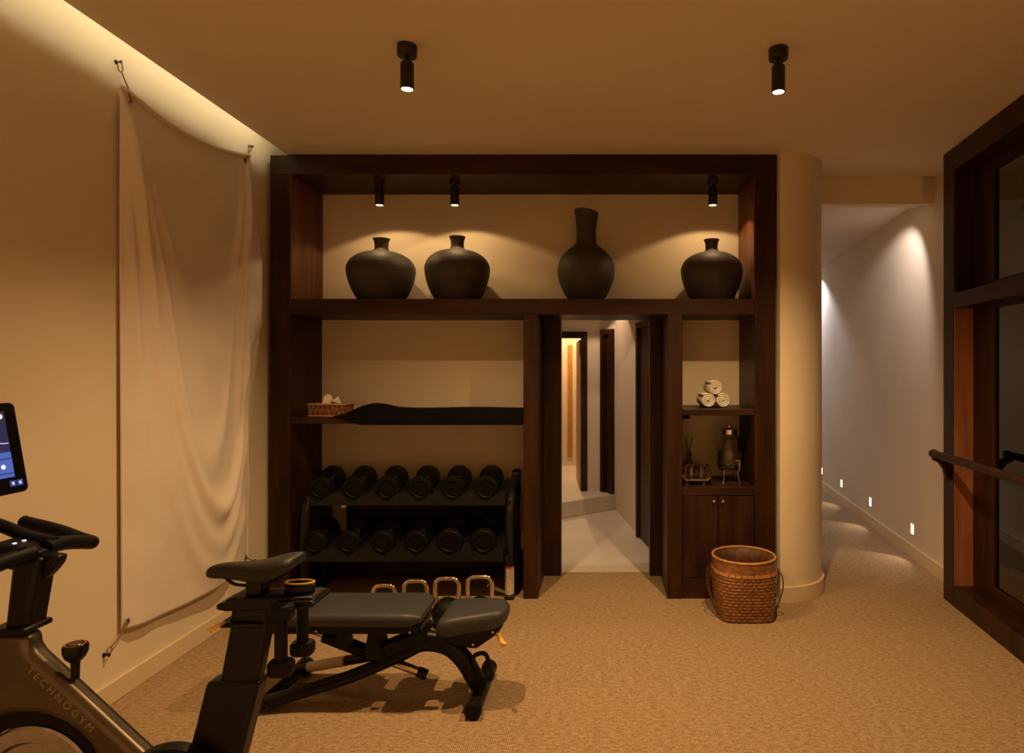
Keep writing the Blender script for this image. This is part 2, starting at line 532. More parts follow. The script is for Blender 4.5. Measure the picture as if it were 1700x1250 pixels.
# hand rail
hr = root('hand_rail', (W(3.0, -.1)[0], 3.0, 1.03), 'round dark wooden hand rail on brackets in front of the mirror', 'hand rail')
MB().sweep([(*W(y, -.1), 1.026) for y in (4.34, 3.4, 2.4, 1.3)], .026, 16).build('rail', 'wood', parent=hr)
MB().lathe([(0.001, -.012), (.02, -.010), (.029, 0), (.03, .012), (.027, .03)], (*W(4.355, -.1), 1.026), 16, 'y').build('end_cap', 'wood', parent=hr)
for yb in (4.345, 2.75, 1.4):
    br = MB()
    prof = [(-.118, 1.012), (-.082, 1.012), (-.03, .985), (-.004, .955), (-.004, .86), (-.02, .845), (-.034, .87), (-.045, .92), (-.075, .965), (-.118, .985)]
    for s in (0,):
        ring0 = [(W(yb - .022, a)[0], yb - .022, z) for a, z in prof]
        ring1 = [(W(yb + .022, a)[0], yb + .022, z) for a, z in prof]
        br.loft([ring0, ring1])
    br.build('bracket', 'wood', parent=hr, bevel=.005, fix=True)

# ------------------------------------------------------------------ step lights low on the corridor wall
def step_light(y, label):
    x = xr(y)
    r_ = root('step_light', (x, y, .245), label, 'wall light', 'step lights along the corridor wall')
    def q(y0, y1, d0, d1, z0, z1):
        return MB().prism([(xr(y0) - d0, y0), (xr(y1) - d0, y1), (xr(y1) - d1, y1), (xr(y0) - d1, y0)], z0, z1)
    fr = MB()
    for (a, b, c, d) in ((-.042, -.032, -.052, .052), (.032, .042, -.052, .052), (-.032, .032, -.052, -.042), (-.032, .032, .042, .052)):
        fr.prism([(xr(y + a) - .006, y + a), (xr(y + b) - .006, y + b), (xr(y + b) + .001, y + b), (xr(y + a) + .001, y + a)], .245 + c, .245 + d)
    fr.build('frame', 'skirting_paint', parent=r_, smooth=False)
    q(y - .032, y + .032, .003, -.001, .203, .287).build('lens', 'step_glow', parent=r_, smooth=False)
    spot('glow', (x - .03, y, .25), (x - .45, y - .12, 0), POWER['step'], NEUTRAL, 95, .35, .015, r_)
for y, lb in ((5.41, 'glowing step light low on the corridor wall, closest to the mirror frame'),
              (6.52, 'second glowing step light from the mirror frame on the corridor wall'),
              (7.59, 'third glowing step light from the mirror frame on the corridor wall'),
              (8.55, 'last glowing step light on the corridor wall, half hidden by the curved wall')):
    step_light(y, lb)

# downlights in corridor and hall (recessed rings)
def downlight(name, loc, target, power, color, size, blend, label, cat='ceiling light'):
    r_ = root(name, loc, label, cat)
    x, y, z = loc
    MB().lathe([(.03, -.004), (.05, -.006), (.052, 0), (.05, .001)], loc, 24).build('ring', 'lamp_black', parent=r_)
    MB().lathe([(.001, -.007), (.028, -.007), (.028, -.005)], loc, 20).build('lens', 'lamp_glow', parent=r_)
    spot('beam', (x, y, z - .012), target, power, color, size, blend, .02, r_)
downlight('downlight', (xr(5.2) - .42, 5.22, 2.99), (xr(5.9) + .05, 6.05, 1.6), POWER['corridor'], (1, .84, .72), 96, .5, 'recessed downlight by the wall just past the corridor bulkhead')
downlight('downlight', (xr(8.7) - .34, 8.75, 2.99), (xr(8.8) - .0, 8.75, 1.0), POWER['corridor_end'], COOL, 125, .4, 'recessed downlight deep in the corridor ceiling')
downlight('downlight', (-.2, 5.35, 2.70), (-.12, 6.70, .1), POWER['hall'] * 1.25, (1, .70, .44), 64, .15, 'recessed downlight in the hall ceiling just past the doorway')
downlight('downlight', (-.2, 7.0, 2.70), (.05, 6.85, .6), POWER['hall'] * 1.3, (1, .64, .37), 84, .2, 'recessed downlight in the hall ceiling over the step')
downlight('downlight', (-.42, 8.9, 2.70), (-.5, 9.0, 0), POWER['warm_room'], (1, .62, .28), 120, .4, 'recessed downlight in the warm lit room past the open door')

# ------------------------------------------------------------------ shelving wall unit
SF, SB = 4.43, 4.935
sh = root('shelving_unit', (-.55, 4.6, 0), 'dark stained wooden shelving wall framing the doorway', 'shelving')
def sbox(name, x0, x1, z0, z1, m='wood', y0=SF, y1=SB, parent=None, bevel=.004, **k):
    return MB().box(x0, x1, y0, y1, z0, z1).build(name, m, parent=parent or sh, bevel=bevel, smooth=False, **k)
sbox('side_panel', -2.318, -2.177, 0, 2.972)
sbox('side_panel', 1.076, 1.222, 0, 2.972)
sbox('lintel', -2.318, 1.222, 2.972, 3.108, 'wood_rail', y0=SF - .004)
sbox('side_lit_face', -2.177, -2.172, 2.102, 2.972, 'wood_lit', y0=SF + .003, bevel=0)  # thin face on the side panel, shelf lamp's light painted in
sbox('side_lit_face', 1.071, 1.076, 2.102, 2.972, 'wood_lit', y0=SF + .003, bevel=0)
sbox('upright', -.545, -.443, 0, 1.992)
sbox('upright', .464, .57, 0, 1.992)
sbox('main_shelf', -2.177, 1.076, 1.992, 2.102, 'wood_rail', y0=SF - .003)
sbox('shelf', -2.177, -.545, 1.225, 1.27, 'wood_rail', y0=SF + .004)
sbox('shelf', .57, 1.076, 1.285, 1.331, 'wood_rail', y0=SF + .004)
sbox('shelf', .57, 1.076, .722, .7815, 'wood_rail', y0=SF + .002)
sbox('plinth', .57, 1.076, 0, .14, 'wood_rail', y0=SF + .004)
sbox('back_skirting', -2.177, -.545, 0, .2, 'wood_rail', y0=SB - .03)
for i, (x0, x1, kx) in enumerate(((.574, .821, .788), (.825, 1.072, .852))):
    d = sbox('cabinet_door', x0, x1, .144, .718, 'wood', y0=SF + .006, y1=SF + .028, bevel=.003)
    MB().lathe([(.001, -.026), (.009, -.025), (.012, -.018), (.010, -.012), (.005, -.008), (.005, 0)], (kx, SF + .006, .686), 16, 'y').build('knob', 'knob_metal', parent=d, fix=True)

# ------------------------------------------------------------------ spotlights
def spotlight(loc, R, body_r, body_l, target, power, size, blend, label, group, stem=.03):
    r_ = root('spotlight', loc, label, 'spotlight', group)
    x, y, z = loc
    can = .05 if R > .04 else .03
    MB().lathe([(.001, -can), (R * .96, -can), (R, -can + .006), (R, 0)], loc, 32).build('canopy', 'lamp_black', parent=r_, fix=True)
    MB().cyl((x, y, z - can), (x, y, z - can - stem), .009, seg=12).build('stem', 'lamp_black', parent=r_)
    t = z - can - stem
    b = body_r
    MB().lathe([(b * .86, -body_l + .018), (b * .86, -body_l), (b, -body_l), (b, -.006), (b * .9, 0), (.001, 0)], (x, y, t), 32).build('lamp_body', 'lamp_black', parent=r_, fix=True)
    MB().lathe([(.001, -.002), (b * .84, -.002), (b * .84, .002), (.001, .002)], (x, y, t - body_l + .008), 24).build('lens', 'lamp_glow', parent=r_, fix=True)
    spot('beam', (x, y, t - body_l - .004), target, power, WARM, size, blend, b * .7, r_)
    return r_
for x, lb in ((-.905, 'added unseen spotlight behind the camera for bounce light, exercise bike side'),
              (.835, 'added unseen spotlight behind the camera for bounce light, open side')):
    spotlight((x, -.4, CEIL), .045, .031, .125, (x, -1.5, 0), POWER['ceiling'] * 1.3, 106, .5, lb, 'ceiling spotlights')  # added lamps out of view, to bounce light onto the upper walls
spotlight((-.905, 2.95, CEIL), .045, .031, .125, (-.80, 3.0, 0), POWER['ceiling'] * .80, 132, .85,
          'black cylinder spotlight on the ceiling above the weight bench', 'ceiling spotlights')
spotlight((.835, 2.98, CEIL), .045, .031, .125, (.80, 3.05, 0), POWER['ceiling'], 136, .8,
          'black cylinder spotlight on the ceiling in front of the curved wall', 'ceiling spotlights')
for x, lb in ((-1.604, 'small spotlight under the top shelf frame, leftmost of the three'),
              (-1.06, 'small spotlight under the top shelf frame, middle one of the three'),
              (.809, 'small spotlight under the top shelf frame above the jar beside the curved wall')):
    spotlight((x, 4.58, 2.972), .038, .031, .135, (x + .02, 4.68, 2.1), POWER['shelf'], 136, .15, lb, 'shelf spotlights', .012)

# ------------------------------------------------------------------ clay jars on the top shelf
def jar(name, x, y, label, prof, seed, warp=.0):
    z0 = 2.102
    m = MB()
    seg = 56
    pts = smooth_path([(r, 0, h) for r, h in prof], 5)
    rings = []
    for p in pts:
        ring = []
        for k in range(seg):
            a = 2 * pi * k / seg
            rr = p.x * (1 + .008 * sin(2 * a + seed) + .006 * sin(3 * a + p.z * 9 + seed * 2))
            zz = p.z + warp * p.z ** 3 * cos(a + 2.6) * 1.0
            ring.append((x + rr * cos(a), y + rr * sin(a), z0 + zz))
        rings.append(ring)
    # inside of the mouth
    top = rings[-1]
    cx, cy = x, y
    rings.append([(cx + (p[0] - cx) * .84, cy + (p[1] - cy) * .84, p[2] - .002) for p in top])
    rings.append([(cx + (p[0] - cx) * .74, cy + (p[1] - cy) * .74, p[2] - .09) for p in top])
    m.loft(rings)
    return tag(m.build(name, 'clay', origin=(x, y, z0), angle=60), label, 'jar', 'clay jars on the top shelf')
def belly(R, H):
    return [(.62 * R, 0), (.78 * R, .12 * H), (.93 * R, .30 * H), (1.0 * R, .48 * H), (.97 * R, .58 * H), (.84 * R, .68 * H), (.60 * R, .755 * H), (.30 * R, .80 * H),
            (.215 * R, .83 * H), (.195 * R, .89 * H), (.215 * R, .95 * H), (.255 * R, 1.0 * H)]
YV = 4.67
jar('clay_jar', -1.622, YV, 'squat black clay jar with a short neck, leftmost on the top shelf', belly(.243, .47), 1)
jar('clay_jar', -1.062, YV, 'squat black clay jar under the middle shelf spotlight', belly(.236, .485), 2.3)
jar('clay_jar', .815, YV, 'squat black clay jar on the top shelf beside the curved wall', belly(.226, .463), 4)
jar('tall_neck_jar', -.11, YV, 'round black clay jar with a tall wide neck above the doorway',
    [(.115, 0), (.16, .06), (.20, .15), (.213, .23), (.197, .31), (.145, .375), (.092, .415), (.074, .45), (.072, .52), (.079, .60), (.089, .668)], 5, .045)

# ------------------------------------------------------------------ cloth on the left wall
YA, YC = 3.07, 4.175
def cloth_h(u, v):
    a, b = u * 1.1, v * 2.65
    h = .02
    r = sqrt(a * a + b * b) + 1e-6
    th = atan2(a, b)
    for t0, w, amp, fall in ((.06, .022, .030, 2.1), (.15, .030, .066, 1.7), (.25, .036, .056, 1.35), (.42, .06, .034, 1.0)):
        h += amp * exp(-((th - t0) * r / max(w * r, .022)) ** 2) * min(1, r / .5) * exp(-(r / fall) ** 2)
    a2 = (1 - u) * 1.1
    r2 = sqrt(a2 * a2 + b * b) + 1e-6
    th2 = atan2(a2, b)
    for t0, w, amp, fall in ((.045, .018, .036, 2.2), (.11, .024, .040, 1.8), (.26, .05, .024, 1.1)):
        h += amp * exp(-((th2 - t0) * r2 / max(w * r2, .022)) ** 2) * min(1, r2 / .5) * exp(-(r2 / fall) ** 2)
    # hanging swags low in the cloth
    for uc, vc, k, w, amp in ((.60, .82, 2.6, .030, .050), (.62, .90, 2.2, .035, .034), (.52, .70, 4.0, .05, .024), (.66, .965, 1.3, .03, .026)):
        f = v - (vc - k * (u - uc) ** 2)
        h += amp * exp(-(f / w) ** 2) * exp(-((u - uc) / .30) ** 2)
    h += .030 * exp(-((v - .45) / .35) ** 2) * sin(pi * min(1, u)) + .05 * sin(pi * u) * exp(-((v - .8) / .22) ** 2)
    h += .012 * sin(9 * u + 2 * v) * v
    return h * min(1, .3 + u / .08)
def cloth_b(v):
    def ss(a, b, t):
        t = max(0, min(1, (t - a) / (b - a)))
        return t * t * (3 - 2 * t)
    return ss(.02, .24, v) * (1 - ss(.40, .53, v))
def cloth_pt(u, v):
    uu = min(u / .93, 1)
    ytop = 2.985 + .035 * uu - .075 * 4 * uu * (1 - uu) * (1 - .3 * (uu - .5))
    zb = .335 + .02 * uu - .045 * 4 * uu * (1 - uu) + .0
    z = ytop + (zb - ytop) * v
    y = YA + (YC - YA) * uu + .012 * v
    h = cloth_h(uu, v)
    if u > .93:
        t = (u - .93) / .07
        h = h * (1 - t) + .006
        y += t * (.19 * cloth_b(v) - .02 * (1 - cloth_b(v)))
    return (XL + .012 + h, y, z)
cl = root('wall_cloth', (XL + .03, 3.6, .33), 'large pale linen cloth hung by its corners on the plaster wall', 'wall cloth')
MB().grid(cloth_pt, 110, 200).build('cloth_sheet', 'linen', parent=cl, solid=.003, angle=180)
hem = [cloth_pt(i / 40 * .93, 0) for i in range(41)]
MB().sweep([(p[0] + .006, p[1], p[2] - .004) for p in hem], .012, 8, flat=(1, 1)).build('hem', 'linen', parent=cl)
def ring_pts(c, r, n=16, tilt=0):
    return [(c[0] + .012 * cos(2 * pi * k / n) * tilt, c[1] + r * cos(2 * pi * k / n), c[2] + r * sin(2 * pi * k / n)) for k in range(n)]
for (gy, gz, hy, hz) in ((3.115, 2.925, 3.075, 3.10), (4.12, 2.965, 4.235, 3.10), (3.10, .37, 3.00, .25), (4.145, .375, 4.30, .30)):
    gu = (gy - YA) / (YC - YA) * .93
    gx = XL + .012 + cloth_h(gu / .93, .02 if gz > 1 else .985) + .006
    MB().sweep(ring_pts((gx, gy, gz), .012), .004, 8, closed=True).build('grommet', 'steel', parent=cl)
    up = 1 if hz > gz else -1
    mid = (XL + .02, hy * .75 + gy * .25, hz * .75 + gz * .25)
    MB().sweep([(gx + .004, gy, gz), (gx, gy + (hy - gy) * .3, gz + (hz - gz) * .35), mid], .0035, 8).build('rope', 'rope', parent=cl)
    loop = [(XL + .018, mid[1] + (hy - mid[1]) * .5 + .016 * cos(2 * pi * k / 14), (mid[2] + hz) / 2 + abs(hz - mid[2]) * .55 * sin(2 * pi * k / 14)) for k in range(14)]
    MB().sweep(loop, .003, 8, closed=True).build('rope_loop', 'rope', parent=cl)
    MB().lathe([(.010, 0), (.010, .004), (.004, .006), (.004, .022), (.008, .024), (.008, .028)], (XL, hy, hz), 12, 'x').build('wall_hook', 'black_metal', parent=cl, fix=True)

# ------------------------------------------------------------------ dumbbell rack
rk = root('dumbbell_rack', (-1.36, 4.6, 0), 'black two-tier dumbbell rack standing in the shelving niche', 'dumbbell rack')
RX0, RX1 = -2.075, -.642
DX0, DDX = -1.985, .234
for side, x in (('l', RX0), ('r', RX1)):
    path = smooth_path([(x, 4.445, .02), (x, 4.43, .3), (x, 4.43, .52), (x, 4.47, .66), (x, 4.60, .75), (x, 4.74, .80)], 6)
    MB().sweep(path, .031, 14).build('front_leg', 'rack_metal', parent=rk)
    MB().prism([(4.72, .0), (4.80, .0), (4.845, .83), (4.83, .85), (4.77, .85), (4.755, .83)], x - .03, x + .03, 'x').build('rear_upright', 'rack_metal', parent=rk, bevel=.012, seg=3, fix=True)
    MB().box(x - .033, x + .033, 4.40, 4.84, 0, .03).build('foot_bar', 'rack_metal', parent=rk, bevel=.01)
def wave_rail(y, base, dip, peak, th):
    n = 120
    top = []
    for i in range(n + 1):
        x = RX0 + .03 + (RX1 - RX0 - .06) * i / n
        c = .5 - .5 * cos(2 * pi * (x - DX0) / DDX)
        top.append((x, dip + (peak - dip) * c ** .8))
    m = MB()
    m.loft([[(x, y, z), (x, y + th, z + .004), (x, y + th, base), (x, y, base)] for x, z in top])
    return m
for (yf, yr, base, dip, peak, lift) in ((4.43, 4.69, .655, .676, .742, .05), (4.335, 4.60, .289, .318, .378, .05)):
    wave_rail(yf, base, dip, peak, .045).build('saddle_rail', 'rack_metal', parent=rk, fix=True)
    wave_rail(yr, base + lift, dip + lift, peak + lift, .03).build('saddle_rail', 'rack_metal', parent=rk, fix=True)
    MB().add([(RX0 + .02, yf + .03, base), (RX1 - .02, yf + .03, base), (RX1 - .02, yr, base + lift), (RX0 + .02, yr, base + lift),
              (RX0 + .02, yf + .03, base + .01), (RX1 - .02, yf + .03, base + .01), (RX1 - .02, yr, base + lift + .01), (RX0 + .02, yr, base + lift + .01)],
             [(0, 3, 2, 1), (4, 5, 6, 7), (0, 1, 5, 4), (1, 2, 6, 5), (2, 3, 7, 6), (3, 0, 4, 7)]).build('tray', 'rack_metal', parent=rk, smooth=False)
    MB().cyl((RX0, yr + .02, base + lift - .02), (RX1, yr + .02, base + lift - .02), .02, seg=12).build('cross_tube', 'rack_metal', parent=rk)
    for x in (RX0, RX1):
        MB().box(x - .012, x + .012, yf, 4.78, base - .01, base + .03).build('tray_arm', 'rack_metal', parent=rk, smooth=False)
leg_path = smooth_path([(RX1, 4.445, .02), (RX1, 4.43, .3), (RX1, 4.43, .52)], 20)
MB().sweep([p for p in leg_path if .03 < p.z < .225], .0322, 24, caps=False).build('instruction_label', 'sticker', parent=rk)
MB().sweep([p for p in leg_path if .21 < p.z < .24], .0324, 24, caps=False).build('label_edge', 'sticker_red', parent=rk)

MB().box(-1.93, RX1 - .03, 4.79, 4.80, .30, .70).build('dark_plate', 'black_metal', parent=rk, smooth=False)  # dark plate closing the gap behind the tiers
def dumbbell(r, L=.27):
    h = L * .215
    rt = root('dumbbell', (0, 0, 0), 'dumbbell', 'dumbbell', 'dumbbells on the rack')
    for s in (-1, 1):
        a, b = (-L / 2, -L / 2 + h) if s < 0 else (L / 2 - h, L / 2)
        face = a if s < 0 else b
        prof = [(.001, a + (.006 if s < 0 else 0)), (r * .62, a + (.006 if s < 0 else 0)), (r * .68, a), (r * .93, a), (r, a + .010), (r, b - .010), (r * .93, b), (r * .68, b), (r * .62, b - (.006 if s > 0 else 0)), (.001, b - (.006 if s > 0 else 0))]
        MB().lathe(prof, (0, 0, 0), 40, 'y').build('head', 'black_rubber', parent=rt, fix=True)
    g = L / 2 - h
    prof = [(.014, -g - .002), (.019, -g), (.017, -g * .7), (.0165, -g * .4), (.0185, 0), (.0165, g * .4), (.017, g * .7), (.019, g), (.014, g + .002)]
    MB().lathe(prof, (0, 0, 0), 20, 'y').build('grip', 'steel', parent=rt, fix=True)
    return rt
ordn = ['first', 'second', 'third', 'fourth', 'fifth', 'sixth']
tops = dumbbell(.087)
big = None
for i in range(6):
    d = tops if i == 0 else copy_tree(tops)
    d.location = (DX0 + DDX * i, 4.592, .787)
    d.rotation_euler = (radians(11), 0, radians(2 - i * .3))
    d['label'] = 'black dumbbell, %s from the curtain-side wall on the upper rack tier' % ordn[i]
    d['label'] = 'black round dumbbell on the upper rack tier, %s counted from the linen cloth' % ordn[i]
low = dumbbell(.084)
large = dumbbell(.092, .29)
for i in range(6):
    src = low if i < 4 else large
    d = src if i in (0, 4) else copy_tree(src)
    d.location = (DX0 + DDX * i, 4.50, (.429 if i < 4 else .437))
    d.rotation_euler = (radians(11), 0, radians(2 - i * .3))
    d['label'] = 'black round dumbbell on the lower rack tier, %s counted from the linen cloth' % ordn[i]

# ------------------------------------------------------------------ kettlebells
def kettlebell(x, y, H, W_, label):
    r_ = root('kettlebell', (x, y, 0), label, 'kettlebell', 'chrome handled kettlebells')
    R = H * .298
    zc = R * .93
    prof = [(R * .55, 0), (R * .70, .004)] + [(R * cos(a), zc + R * sin(a)) for a in [radians(q) for q in range(-50, 61, 10)]] + [(R * .30, zc + R * .97), (.001, zc + R * .98)]
    MB().lathe(prof, (x, y, 0), 36).build('bell', 'black_rubber', parent=r_, fix=True)
    zb = zc + R * .72
    w = W_ / 2
    t = .0135
    c = w - t
    rr = .042
    right = [(c * .80, zb - .012), (c * .93, zb + .02), (c, zb + (H - zb) * .42)] + [(c - rr + rr * cos(a), H - t - rr + rr * sin(a)) for a in (.25, .7, 1.1, 1.45)]
    pts2 = [(-p, q) for p, q in right] + [(0, H - t + .001)] + right[::-1]
    path = smooth_path([(x + p, y, q) for p, q in pts2], 4)
    MB().sweep(path, t, 12).build('handle', 'chrome', parent=r_)
for x, H, W_, lb in ((-1.354, .270, .165, 'chrome handled black kettlebell showing only its low handle top behind the bench'),
                     (-1.159, .298, .172, 'chrome handled kettlebell, second in the row from the bike saddle'),
                     (-.962, .314, .176, 'chrome handled kettlebell, third in the row from the bike saddle'),
                     (-.758, .324, .180, 'chrome handled kettlebell behind the bench seat next to the rack leg')):
    kettlebell(x, 3.95, H, W_, lb)

# ------------------------------------------------------------------ tissue box and dark cover on the middle shelf
tb = root('tissue_box', (-1.945, 4.56, 1.27), 'woven wicker tissue box with a white tissue on the middle shelf', 'tissue box')
Mt = Matrix.Translation((-1.945, 4.56, 1.27)) @ Matrix.Rotation(radians(-7), 4, 'Z')
MB().box(-.135, .135, -.065, .065, .002, .09, Mt).build('inner_box', 'wicker_dark', parent=tb, smooth=False)
wv = MB()
def cord(p0, p1, r=.0055):
    wv.sweep([Mt @ Vector(p0), Mt @ Vector(p1)], r, 6)
for (ax, L, off) in (('x', .135, -.068), ('x', .135, .068), ('y', .065, -.138), ('y', .065, .138)):
    n = int(round(2 * L / .018))
    for k in range(n):
        s = -L + (k + .5) * 2 * L / n
        sl = .009 if k % 2 else -.009
        for dx in (-.004, .004):
            a, b = (s - sl + dx, s + sl + dx)
            if ax == 'x':
                cord((a, off, .010), (b, off, .080), .004)
            else:
                cord((off, a, .010), (off, b, .080), .004)
wv.build('weave', 'wicker', parent=tb)
for z in (.006, .088):
    loop = [Mt @ Vector((p[0], p[1], z)) for p in rrect(.28, .14, .01, 3)]
    MB().sweep(loop, .007, 8, closed=True).build('rim', 'wicker_light', parent=tb)
ts = MB()
def tis(u, v):
    x = -.075 + .15 * u + .02 * (v - .2) * sin(5 * u)
    zz = .085 + v * (.045 + .02 * sin(6 * u + 1) + .008 * sin(13 * u))
    yy = .02 * sin(7 * u) * (.3 + v) + .03 * v * cos(3.4 * u)
    return Mt @ Vector((x, yy, zz))
ts.grid(tis, 24, 6).build('tissue', 'tissue', parent=tb, solid=.001, angle=180)

dk = MB()
rings = []
for i in range(61):
    u = i / 60
    x = -1.875 + u * 1.325
    e = min(1, u / .16)
    e = e * e * (3 - 2 * e)
    hgt = .012 + .052 * e + .028 * exp(-((u - .19) / .07) ** 2)
    hgt += .003 * sin(11 * u)
    y0, y1 = 4.4195 + .004 * (1 - e), 4.72 - .245 * (1 - min(1, u / .12))
    drop = .052 * e
    zt = 1.2705
    rings.append([(x, y0, zt - drop), (x, y0 - .004 * e, zt + hgt * .5), (x, y0 + .03, zt + hgt * .95), (x, (y0 + y1) / 2, zt + hgt), (x, y1 - .03, zt + hgt * .9), (x, y1, zt + .001), (x, 4.4335, zt + .0008), (x, 4.4325, zt - drop)])
dk.loft(rings)
tag(dk.build('folded_cover', 'dark_cloth', origin=(-1.2, 4.57, 1.2705), fix=True, angle=60), 'long black folded cover lying along the shelf above the dumbbells', 'folded cover')

# ------------------------------------------------------------------ right hand niche: towels, dispenser, tray, glasses, diffuser
def towel(x, z, label):
    R = .051
    y0, y1 = 4.535, 4.80
    m = MB()
    turns, n = 3.3, 110
    P = []
    for i in range(n + 1):
        t = i / n
        a = t * turns * 2 * pi + .4
        P.append((a, .007 + (R - .0085) * t))
    ths = .0058
    rings = []
    for a, r in P:
        c, s = cos(a), sin(a)
        ri, ro = r - ths, r + ths
        rings.append([(x + c * ri, y0 + .003, z + s * ri), (x + c * r, y0 - .004, z + s * r), (x + c * ro, y0 + .003, z + s * ro), (x + c * ro, y1, z + s * ro), (x + c * ri, y1, z + s * ri)])
    m.loft(rings)
    return tag(m.build('rolled_towel', 'towel', origin=(x, 4.66, z - R), fix=True, angle=60), label, 'towel', 'rolled white towels')
towel(.768, 1.3835, 'rolled white towel, bottom of the pile on the doorway side')
towel(.875, 1.3835, 'rolled white towel, bottom of the pile on the curved wall side')
towel(.820, 1.475, 'rolled white towel on top of the other two')

tag(MB().box(.605, .675, 4.80, 4.88, 1.232, 1.2845).build('small_box', 'black_rubber', origin=(.64, 4.84, 1.232), bevel=.006), 'small black box under the towel shelf', 'box')

ZD = .7815
ds = root('drink_dispenser', (.945, 4.66, ZD), 'glass drink dispenser with a tap on a thin metal stand', 'dispenser')
dx, dy = .945, 4.66
out = [(.06, .098), (.086, .102), (.091, .115), (.091, .235), (.088, .25), (.080, .262), (.078, .30), (.070, .325), (.052, .342), (.048, .35), (.048, .366)]
inn = [(r - .004, h + (.005 if h < .11 else 0)) for r, h in out][::-1]
gm = MB()
seg = 40
prof = out + inn
vs, fs = [], []
for (r, h) in prof:
    for k in range(seg):
        a = 2 * pi * k / seg
        vs.append((dx + r * cos(a), dy + r * sin(a), ZD + h))
for i in range(len(prof) - 1):
    for k in range(seg):
        l = (k + 1) % seg
        fs.append((i * seg + k, i * seg + l, (i + 1) * seg + l, (i + 1) * seg + k))
fs.append(tuple(range(seg))[::-1])
fs.append(tuple((len(prof) - 1) * seg + k for k in range(seg)))
gm.add(vs, fs)
gm.build('jar', 'glass', parent=ds, fix=True)
MB().lathe([(.055, .1045), (.083, .108), (.0865, .118), (.0865, .225), (.001, .225)], (dx, dy, ZD), 36).build('water', 'water', parent=ds, fix=True)
MB().lathe([(.054, .350), (.056, .352), (.056, .385), (.052, .390), (.020, .392), (.014, .40), (.014, .412), (.001, .414)], (dx, dy, ZD), 32).build('lid', 'chrome', parent=ds, fix=True)
for k, (a, rr) in enumerate(((.3, .05), (1.7, .045), (3.1, .05), (4.6, .04), (5.5, .03))):
    MB().lathe([(.001, 0), (.018, .001), (.022, .004), (.018, .007), (.001, .008)], (dx + rr * cos(a), dy + rr * sin(a), ZD + .112 + .003 * k), 14).build('lime_slice', 'lime', parent=ds, fix=True)
tp = MB()
tp.cyl((dx + .045, dy - .075, ZD + .135), (dx + .052, dy - .115, ZD + .135), .010, seg=14)
tp.cyl((dx + .051, dy - .112, ZD + .155), (dx + .051, dy - .112, ZD + .10), .009, .007, 14)
tp.build('tap', 'chrome', parent=ds)
MB().sweep([(dx + .051, dy - .112, ZD + .155), (dx + .051, dy - .118, ZD + .172), (dx + .02, dy - .118, ZD + .174)], .006, 10).build('tap_lever', 'chrome', parent=ds)
st = MB()
MB().sweep([(dx + .078 * cos(2 * pi * k / 24), dy + .078 * sin(2 * pi * k / 24), ZD + .094) for k in range(24)], .004, 8, closed=True).build('stand_ring', 'black_metal', parent=ds)
for a in (-.9, -2.24, .9, 2.24):
    c, s = cos(a), sin(a)
    MB().sweep(smooth_path([(dx + .078 * c, dy + .078 * s, ZD + .094), (dx + .085 * c, dy + .085 * s, ZD + .05), (dx + .092 * c, dy + .092 * s, ZD + .004), (dx + .105 * c, dy + .105 * s, ZD + .004)], 4), .0038, 8).build('stand_leg', 'steel', parent=ds)

tr = root('serving_tray', (.69, 4.62, ZD), 'small footed wooden tray carrying the upturned glasses', 'tray')
MB().prism([(.595, 4.50), (.765, 4.50), (.805, 4.60), (.805, 4.74), (.595, 4.74)], ZD + .030, ZD + .042).build('tray_top', 'wood_tray', parent=tr, bevel=.004)
for (x, y) in ((.615, 4.53), (.735, 4.53), (.615, 4.71), (.775, 4.71)):
    MB().box(x - .01, x + .01, y - .01, y + .01, ZD, ZD + .031).build('foot', 'wood_tray', parent=tr, smooth=False)
def tumbler(x, y, label):
    z = ZD + .0425
    out = [(.034, 0), (.033, .04), (.029, .085), (.027, .088)]
    inn = [(.025, .080), (.030, .04), (.0315, .0)]
    prof = out + [(.001, .088), (.001, .080)] + inn
    m = MB()
    seg = 28
    vs, fs = [], []
    for (r, h) in prof:
        for k in range(seg):
            a = 2 * pi * k / seg
            rr = r * (1 + (.02 if k % 2 else 0) * (r > .02))
            vs.append((x + rr * cos(a), y + rr * sin(a), z + h))
    n = len(prof)
    for i in range(n):
        j = (i + 1) % n
        for k in range(seg):
            l = (k + 1) % seg
            fs.append((i * seg + k, i * seg + l, j * seg + l, j * seg + k))
    m.add(vs, fs)
    tag(m.build('drinking_glass', 'glass', origin=(x, y, z), fix=True, angle=50), label, 'glass', 'upturned drinking glasses')
tumbler(.648, 4.545, 'upturned drinking glass at the front of the tray on the doorway side')
tumbler(.722, 4.545, 'upturned drinking glass at the front of the tray on the dispenser side')
tumbler(.668, 4.625, 'upturned drinking glass at the back of the tray on the doorway side')
tumbler(.760, 4.640, 'upturned drinking glass at the back of the tray on the dispenser side')
rd = root('reed_diffuser', (.672, 4.83, ZD), 'small diffuser bottle with wooden reeds behind the glasses', 'diffuser')
MB().lathe([(.035, 0), (.040, .006), (.040, .09), (.034, .115), (.016, .135), (.013, .15), (.013, .165)], (.672, 4.83, ZD), 24).build('bottle', 'amber_liquid', parent=rd, fix=True)
MB().lathe([(.001, .162), (.016, .166), (.021, .18), (.016, .194), (.008, .198)], (.672, 4.83, ZD), 20).build('ball_stopper', 'wood_tray', parent=rd, fix=True)
for (ex, ey) in ((.02, -.01), (-.035, .01), (-.02, -.02), (.028, .02)):
    MB().cyl((.672, 4.83, ZD + .17), (.672 + ex, 4.83 + ey, ZD + .31), .0022, seg=6).build('reed', 'wicker_dark', parent=rd)

